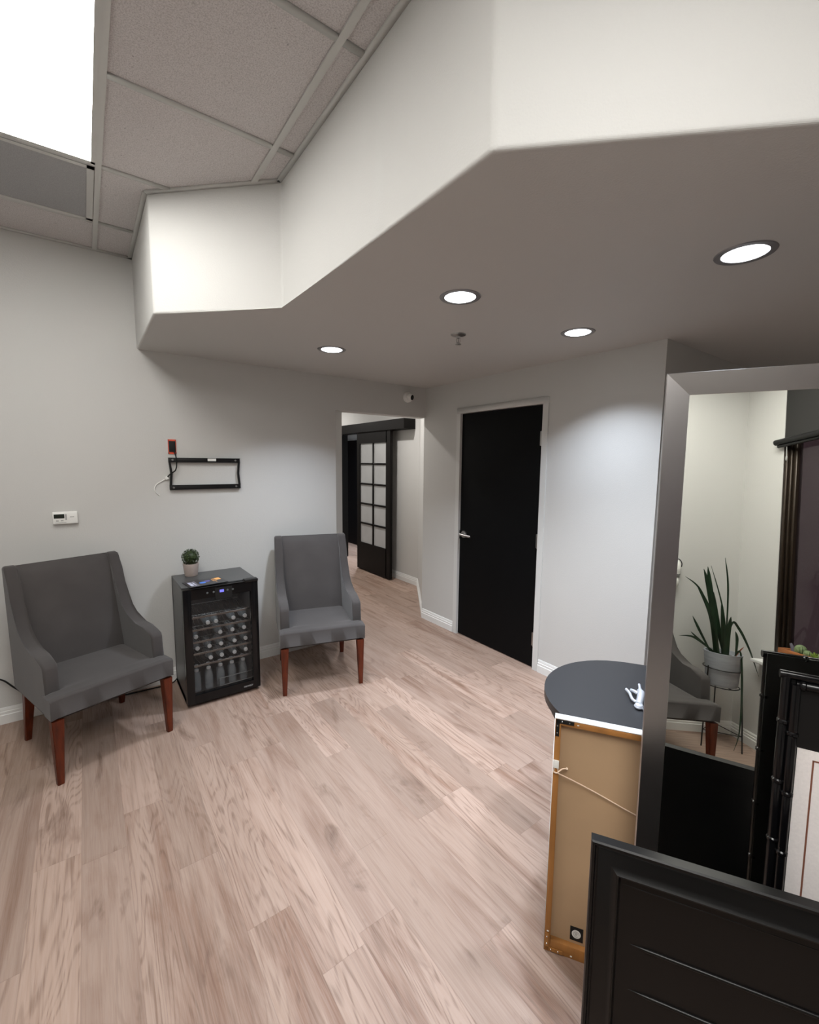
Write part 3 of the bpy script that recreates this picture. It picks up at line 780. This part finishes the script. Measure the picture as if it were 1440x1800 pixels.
tube(bm, smooth_path([(.045, .014, .018), (.06, .03, .018), (.075, .044, .012)], 4), .009, 8); obj('hook_prong', bm, M['pewter'], hk)
bm = BM(); lathe(bm, [(.001, 0), (.018, .002), (.022, .010), (.016, .020), (.001, .024)], (-.05, .012, 0), 14, capb=False, capt=False)
tube(bm, [(-.062, -.008, .006), (-.078, -.012, .006)], .005, 8); obj('hook_plate', bm, M['pewter'], hk)

# ------------------------------------------------------------------ canvas seen from the back
CW, CH = .61, .817
cv_ = thing('canvas_picture', 'stretched canvas picture turned to show its tan backing, leaning against the black table', 'picture', T=plane_T((1.187, .804, 0), 33.3, 5))
bm = BM()
for a in ((0, .0018, .003, CH), (CW-.0018, CW, .003, CH)): box(bm, a[0], a[1], .0, .036, a[2], a[3])
box(bm, 0, CW, 0, .036, CH-.0035, CH); box(bm, 0, CW, .034, .036, 0, CH)
obj('canvas', bm, M['canvas'], cv_)
bwid = .021
for a in ((.0018, bwid, .0, CH-.004), (CW-bwid, CW-.0018, .0, CH-.004)):
    bm = BM(); box(bm, a[0], a[1], -.0005, .033, a[2], a[3], bev=.001); obj('stretcher_bar', bm, M['bar'], cv_)
for z0, z1 in ((.0, .040), (CH-bwid-.002, CH-.004)):
    bm = BM(); box(bm, bwid, CW-bwid, -.0005 if z0 > .1 else .001, .033, z0, z1, bev=.001); obj('stretcher_bar', bm, M['bar'], cv_)
bm = BM(); box(bm, .016, CW-.016, .020, .024, .02, CH-.016); obj('backing_board', bm, M['kraft'], cv_)
for (x, s) in ((.004, 1), (CW-.004, -1)):
    for (z, sz) in ((CH-.004, -1), (.004, 1)):
        bm = BM(); xs_ = sorted((x, x+s*.058)); zs_ = sorted((z, z+sz*.012)); box(bm, xs_[0], xs_[1], -.003, -.0005, zs_[0], zs_[1])
        xs_ = sorted((x, x+s*.012)); zs_ = sorted((z, z+sz*.058)); box(bm, xs_[0], xs_[1], -.003, -.0005, zs_[0], zs_[1])
        br = obj('corner_brace', bm, M['black_matte'] if sz < 0 else M['bar'], cv_)
        for (px, pz) in ((.020, .006), (.044, .006), (.006, .022), (.006, .046)):
            bm = BM(); lathe(bm, [(.0028, 0), (.002, .0015), (.0005, .0018)], seg=10, T=Matrix.Translation((x+s*px, -.003, z+sz*pz)) @ Matrix.Rotation(pi/2, 4, 'X')); obj('screw', bm, M['chrome'], br)
for x in (.0115, CW-.0115):
    bm = BM(); box(bm, x-.009, x+.009, -.005, -.0005, .645, .672, bev=.001)
    tube(bm, [(x-.006, -.004, .646), (x-.007, -.005, .634), (x, -.005, .629), (x+.007, -.005, .634), (x+.006, -.004, .646)], .0012, 6); obj('d_ring', bm, M['white_plastic'], cv_)
bm = BM()
tube(bm, smooth_path([(.010, -.006, .632), (.07, .004, .611), (.15, .010, .583), (.2516, .012, .547), (CW/2, .012, .536), (CW-.2516, .012, .547), (CW-.15, .010, .583), (CW-.07, .004, .611), (CW-.010, -.006, .632)], 6), .0019, 6)
tube(bm, smooth_path([(.004, -.006, .632), (.014, -.008, .631), (.022, -.006, .638), (.032, 0, .645), (.043, .006, .6455)], 5), .0022, 6)
lathe(bm, [(.002, -.003), (.005, 0), (.002, .004)], (.046, .006, .646), 8); obj('hanging_cord', bm, M['cord'], cv_)
bm = BM(); box(bm, .084, .126, .0195, .0202, .050, .098); stk = obj('sticker', bm, M['black_matte'], cv_)
bm = BM(); lathe(bm, [(.001, .0004), (.0145, .0004), (.0145, 0)], seg=24, T=Matrix.Translation((.104, .0195, .074)) @ Matrix.Rotation(pi/2, 4, 'X'), capb=False, capt=False); obj('sticker_disc', bm, M['white_plastic'], stk)
bm = BM()
tube(bm, [(.104+.009*cos(a), .0190, .074+.009*sin(a)) for a in [k*pi/9 for k in range(16)]], .0007, 5)
tube(bm, [(.104+.004*cos(a), .0190, .074+.004*sin(a)+.001) for a in [k*pi/5 for k in range(9)]], .0009, 5); obj('sticker_mark', bm, M['grey_plastic'], stk)
for (x, z) in ((.075, CH-.012), (.012, .07), (.05, .012), (.09, .010)):
    bm = BM(); box(bm, x-.003, x+.003, -.002, -.0004, z-.0015, z+.0015); obj('staple', bm, M['white_plastic'], cv_)

# ------------------------------------------------------------------ tall black picture (bamboo style frame)
ptl = V((1.394, .296, 1.164))
Tt = plane_T((0, 0, 0), 24, 4)
hh = V((Tt[0][0], Tt[1][0], Tt[2][0])); uu = V((Tt[0][2], Tt[1][2], Tt[2][2]))
PH = ptl.z/uu.z; pb = ptl-uu*PH
PW = .66
tf = thing('framed_picture', 'tall black bamboo style framed picture with white mat leaning in front of the mirror', 'framed picture', T=plane_T(tuple(pb), 24, 4))
bm = BM()
def bamboo(bm, a, b, r, step=.14, start=.07):
    a = V(a); b = V(b); L_ = (b-a).length; d = (b-a)/L_; pts = []; rr = []
    s = 0; nodes = []; q_ = start
    while q_ < L_: nodes.append(q_); q_ += step
    pts.append(a); rr.append(r)
    for nd in nodes:
        for o_, k in ((-.010, 1.0), (-.006, .93), (-.003, 1.22), (.003, 1.22), (.006, .93), (.010, 1.0)):
            if 0 < nd+o_ < L_: pts.append(a+d*(nd+o_)); rr.append(r*k)
    pts.append(b); rr.append(r); tube(bm, pts, rr, 12)
zr = .0105
bamboo(bm, (-.004, 0, PH-zr), (PW+.004, 0, PH-zr), zr, .155, .098)
bamboo(bm, (-.004, 0, zr), (PW+.004, 0, zr), zr, .155, .098)
bamboo(bm, (.010, 0, .006), (.010, 0, PH-.006), zr, .155, .10)
bamboo(bm, (PW-.010, 0, .006), (PW-.010, 0, PH-.006), zr, .155, .10)
obj('outer_moulding', bm, M['black_gloss'], tf)
bm = BM(); ix = .029
bamboo(bm, (ix, -.004, PH-.031), (PW-ix, -.004, PH-.031), .011, .155, .012); bamboo(bm, (ix, -.004, .031), (PW-ix, -.004, .031), .011, .155, .046)
bamboo(bm, (ix, -.004, .031), (ix, -.004, PH-.031), .011, .155, .05); bamboo(bm, (PW-ix, -.004, .031), (PW-ix, -.004, PH-.031), .011, .155, .05)
obj('inner_moulding', bm, M['black_gloss'], tf)
bm = BM(); box(bm, .006, PW-.006, .002, .012, .006, PH-.006); obj('black_panel', bm, M['black_satin'], tf)
wx0, wz1 = .043, PH-.190
bm = BM(); box(bm, wx0, PW-wx0, -.0005, .002, .12, wz1); obj('white_mat', bm, M['sofa_white'], tf)
bm = BM(); li = .030; lw = .0035
for a in ((wx0+li, wx0+li+lw, .12+li, wz1-li+.008), (PW-wx0-li-lw, PW-wx0-li, .12+li, wz1-li+.008), (wx0+li, PW-wx0-li, wz1-li+.008-lw, wz1-li+.008), (wx0+li, PW-wx0-li, .12+li, .12+li+lw)):
    box(bm, a[0], a[1], -.0014, -.0004, a[2], a[3])
obj('mat_line', bm, M['mat_line'], tf)

# ------------------------------------------------------------------ black moulded panel in the foreground
T0 = plane_T((0, 0, 0), 31, 6); uu = V((T0[0][2], T0[1][2], T0[2][2]))
ptl = V((.967, .533, .744)); PH2 = (ptl.z-.001)/uu.z; pb = ptl-uu*PH2; PW2 = 1.05
hb = thing('moulded_panel', 'large black panel with stepped border and raised horizontal ribs, lower right foreground', 'panel', T=plane_T(tuple(pb), 31, 6))
bm = BM(); framed(bm, PW2, PH2, [(0, .026), (0, .000), (.003, -.004), (.009, -.004), (.012, .004), (.016, .006), (.020, .004), (.045, -.003), (.056, -.010), (.060, -.013), (.064, -.011), (.067, .004), (.071, .013), (.071, .026)])
obj('moulding', bm, M['ribs'], hb, sharp=30)
bm = BM(); box(bm, .06, PW2-.06, .014, .026, .06, PH2-.06); obj('center_panel', bm, M['ribs'], hb)
k = 0; z = PH2-.095
for z, x0, r_ in ((PH2-.096, .075, .0012), (PH2-.236, .098, .0045), (PH2-.348, .100, .0045), (PH2-.460, .100, .0045), (PH2-.572, .100, .0045)):
    bm = BM(); tube(bm, [(x0, .0145, z), (x0+.04, .0145-r_*.4, z), (PW2-x0-.04, .0145-r_*.4, z), (PW2-x0, .0145, z)], [.0006, r_, r_, .0006], 10); obj('rib', bm, M['ribs'], hb)

# ------------------------------------------------------------------ things seen only in the mirror
ps = thing('snake_plant', 'potted snake plant with long dark leaves on a wire stand, seen in the mirror', 'potted plant', (-.73, -1.165, .46))
O = V((-.73, -1.165, .46))
bm = BM(); lathe(bm, [(.001, 0), (.100, 0), (.104, .01), (.122, .225), (.126, .245), (.116, .245), (.110, .22), (.001, .215)], seg=36, capb=False, capt=False); obj('pot', bm, M['concrete'], ps)
bm = BM(); lathe(bm, [(.001, .222), (.109, .218)], seg=24, capb=False, capt=False); obj('soil', bm, M['soil'], ps)
def leaf(path, wmax, m_='leafdark', xoff=0, xlean=0):
    P = smooth_path([V((xoff+xlean*i, p[0]+1.165, p[1]-.46)) for i, p in enumerate(path)], 8); bm = BM(); n = len(P); R1, R2, R3, R4 = [], [], [], []
    for i, p in enumerate(P):
        f = i/(n-1); d = (P[min(i+1, n-1)]-P[max(0, i-1)]).normalized(); s = d.cross(V((1, 0, 0)))
        s = s.normalized() if s.length > .01 else V((0, 1, 0)); nn = s.cross(d)
        wd = wmax*(.55+.6*f if f < .5 else .85*(1-((f-.5)/.5)**1.8)+.02)
        R1.append(bm.verts.new(p+s*wd+nn*wd*.35)); R2.append(bm.verts.new(p-nn*.0015)); R3.append(bm.verts.new(p-s*wd+nn*wd*.35)); R4.append(bm.verts.new(p+nn*.0015+nn*.001))
    for i in range(n-1):
        for a, b in ((R1, R2), (R2, R3), (R3, R4), (R4, R1)): bm.faces.new((a[i], a[i+1], b[i+1], b[i]))
    bmesh.ops.remove_doubles(bm, verts=bm.verts, dist=1e-5)
    return obj('leaf', bm, M[m_], ps, sharp=80)
LV = [([(-1.152, .69), (-1.145, 1.182), (-1.111, 1.425)], .009, .04), ([(-1.135, .69), (-1.057, 1.112), (-1.023, 1.346)], .026, -.02), ([(-1.111, .69), (-1.033, 1.109), (-.972, 1.326)], .025, .01),
      ([(-1.08, .69), (-1.024, .99), (-.907, 1.209)], .020, .03), ([(-1.09, .70), (-1.037, .905), (-.922, 1.163), (-.8, 1.259)], .010, .06), ([(-1.10, .69), (-1.0, .855), (-.946, .952)], .012, -.05),
      ([(-1.1, .69), (-1.049, .835), (-1.038, .889)], .012, .05), ([(-1.10, .69), (-.948, .796), (-.893, .842)], .008, .02), ([(-1.10, .69), (-1.04, .74), (-.932, .798), (-.828, .797)], .010, -.02),
      ([(-1.207, .69), (-1.141, 1.04), (-1.035, 1.355)], .007, .0), ([(-1.175, .69), (-1.174, .885), (-1.188, .981)], .020, .03), ([(-1.191, .69), (-1.134, .882), (-1.087, 1.154)], .022, -.03),
      ([(-1.159, .69), (-1.203, .927), (-1.261, .893), (-1.349, .744), (-1.432, .548)], .012, .02), ([(-1.232, .69), (-1.234, .812), (-1.222, .874)], .014, .04),
      ([(-1.16, .69), (-1.15, .9), (-1.13, 1.08)], .022, .0), ([(-1.14, .69), (-1.12, .85), (-1.10, 1.0)], .024, .05)]
for p, w_, xo in LV: leaf(p, w_, xoff=xo)
leaf([(-1.225, .69), (-1.254, .735), (-1.284, .765)], .007, 'red_leaf', xoff=.05)
leaf([(-1.19, .70), (-1.215, .74), (-1.225, .66), (-1.23, .413), (-1.217, .16), (-1.175, .03)], .010, xoff=.085, xlean=.012)
ws = thing('plant_stand', 'thin black wire plant stand holding the snake plant, seen in the mirror', 'plant stand', (-.73, -1.165, 0))
bm = BM(); rr_ = .124
for zz in (.585, .455): tube(bm, [(rr_*(.92 if zz < .5 else 1.0)*cos(2*pi*k/32), rr_*(.92 if zz < .5 else 1.0)*sin(2*pi*k/32), zz) for k in range(33)], .004, 6)
tube(bm, [(-.11, 0, .455), (.11, 0, .455)], .0035, 6); tube(bm, [(0, -.11, .455), (0, .11, .455)], .0035, 6)
obj('ring', bm, M['black_satin'], ws)
angs = [R(a) for a in (-40, 80, 200)]; feet = []
for a in angs:
    bm = BM(); tube(bm, [(.125*cos(a), .125*sin(a), .60), (.150*cos(a), .150*sin(a), 0)], .0045, 8); obj('leg', bm, M['black_satin'], ws); feet.append((.144*cos(a), .144*sin(a), .12))
bm = BM()
for i in range(3): tube(bm, [feet[i], feet[(i+1) % 3]], .003, 6)
obj('brace', bm, M['black_satin'], ws)
pl = thing('planter_box', 'wooden planter box of cactus on the window sill, seen in the mirror', 'planter', (-.275, YW+.026, WZ0+.0032))
bm = BM(); 
for a in ((-.21, .25, .03, .045), (-.21, .25, -.045, -.030), (-.21, -.195, -.03, .03), (.235, .25, -.03, .03)): box(bm, *a, 0, .140, bev=.0015)
box(bm, -.2, .24, -.03, .03, 0, .01); obj('box', bm, M['planter'], pl)
bm = BM(); box(bm, -.195, .235, -.030, .030, .110, .125); obj('soil', bm, M['soil'], pl)
def cact(x, y, z, r, m_):
    bm = BM(); prof = [(r*sin(t_)*1.0, z-.1*0+r*1.1*(1-cos(t_))) for t_ in [pi*k/12 for k in range(1, 12)]]
    lathe(bm, prof, (x, y, 0), 24)
    for v_ in bm.verts:
        a = math.atan2(v_.co.y-y, v_.co.x-x); k = 1+.08*cos(a*12); v_.co.x = x+(v_.co.x-x)*k; v_.co.y = y+(v_.co.y-y)*k
    obj('cactus', bm, m_, pl)
cact(-.08, .0, .12, .033, M['cactus']); cact(-.02, .005, .117, .024, M['cactus']); cact(.09, 0, .12, .03, M['cactus'])
bm = BM(); tube(bm, [(-.13, 0, .115), (-.138, .004, .16), (-.15, .008, .185)], [.013, .012, .008], 10); obj('stone', bm, M['greystone'], pl)
bm = BM(); rng = random.Random(5)
for i in range(34):
    a = rng.uniform(0, 2*pi); e_ = rng.uniform(.3, 1.3); L_ = rng.uniform(.03, .055); c0 = V((.03, 0, .125)); d = V((cos(a)*cos(e_), .6*sin(a)*cos(e_), sin(e_)))
    tube(bm, [c0+d*.01, c0+d*L_*.6, c0+d*L_], [.004, .008, .001], 6)
obj('succulent', bm, M['succ'], pl)
orn = thing('wall_ornament', 'white curved wall ornament at the left edge of the mirror reflection', 'wall ornament', (XW, -.885, 1.26))
bm = BM(); lathe(bm, [(.001, -.13), (.02, -.115), (.034, -.08), (.038, -.05), (.030, -.02), (.040, .02), (.044, .05), (.034, .095), (.015, .12), (.001, .125)], (.030, 0, 0), 20, capb=False, capt=False); obj('ornament_body', bm, M['white_plastic'], orn)
bm = BM()
for z_, r_ in ((-.022, .033), (-.005, .036)): tube(bm, [(.030+r_*cos(2*pi*k/20), r_*sin(2*pi*k/20), z_) for k in range(21)], .004, 6)
tube(bm, smooth_path([(.03, 0, .12), (.035, -.03, .12), (.035, -.052, .09), (.035, -.05, .06)], 5), .004, 6); obj('ornament_band', bm, M['black_satin'], orn)
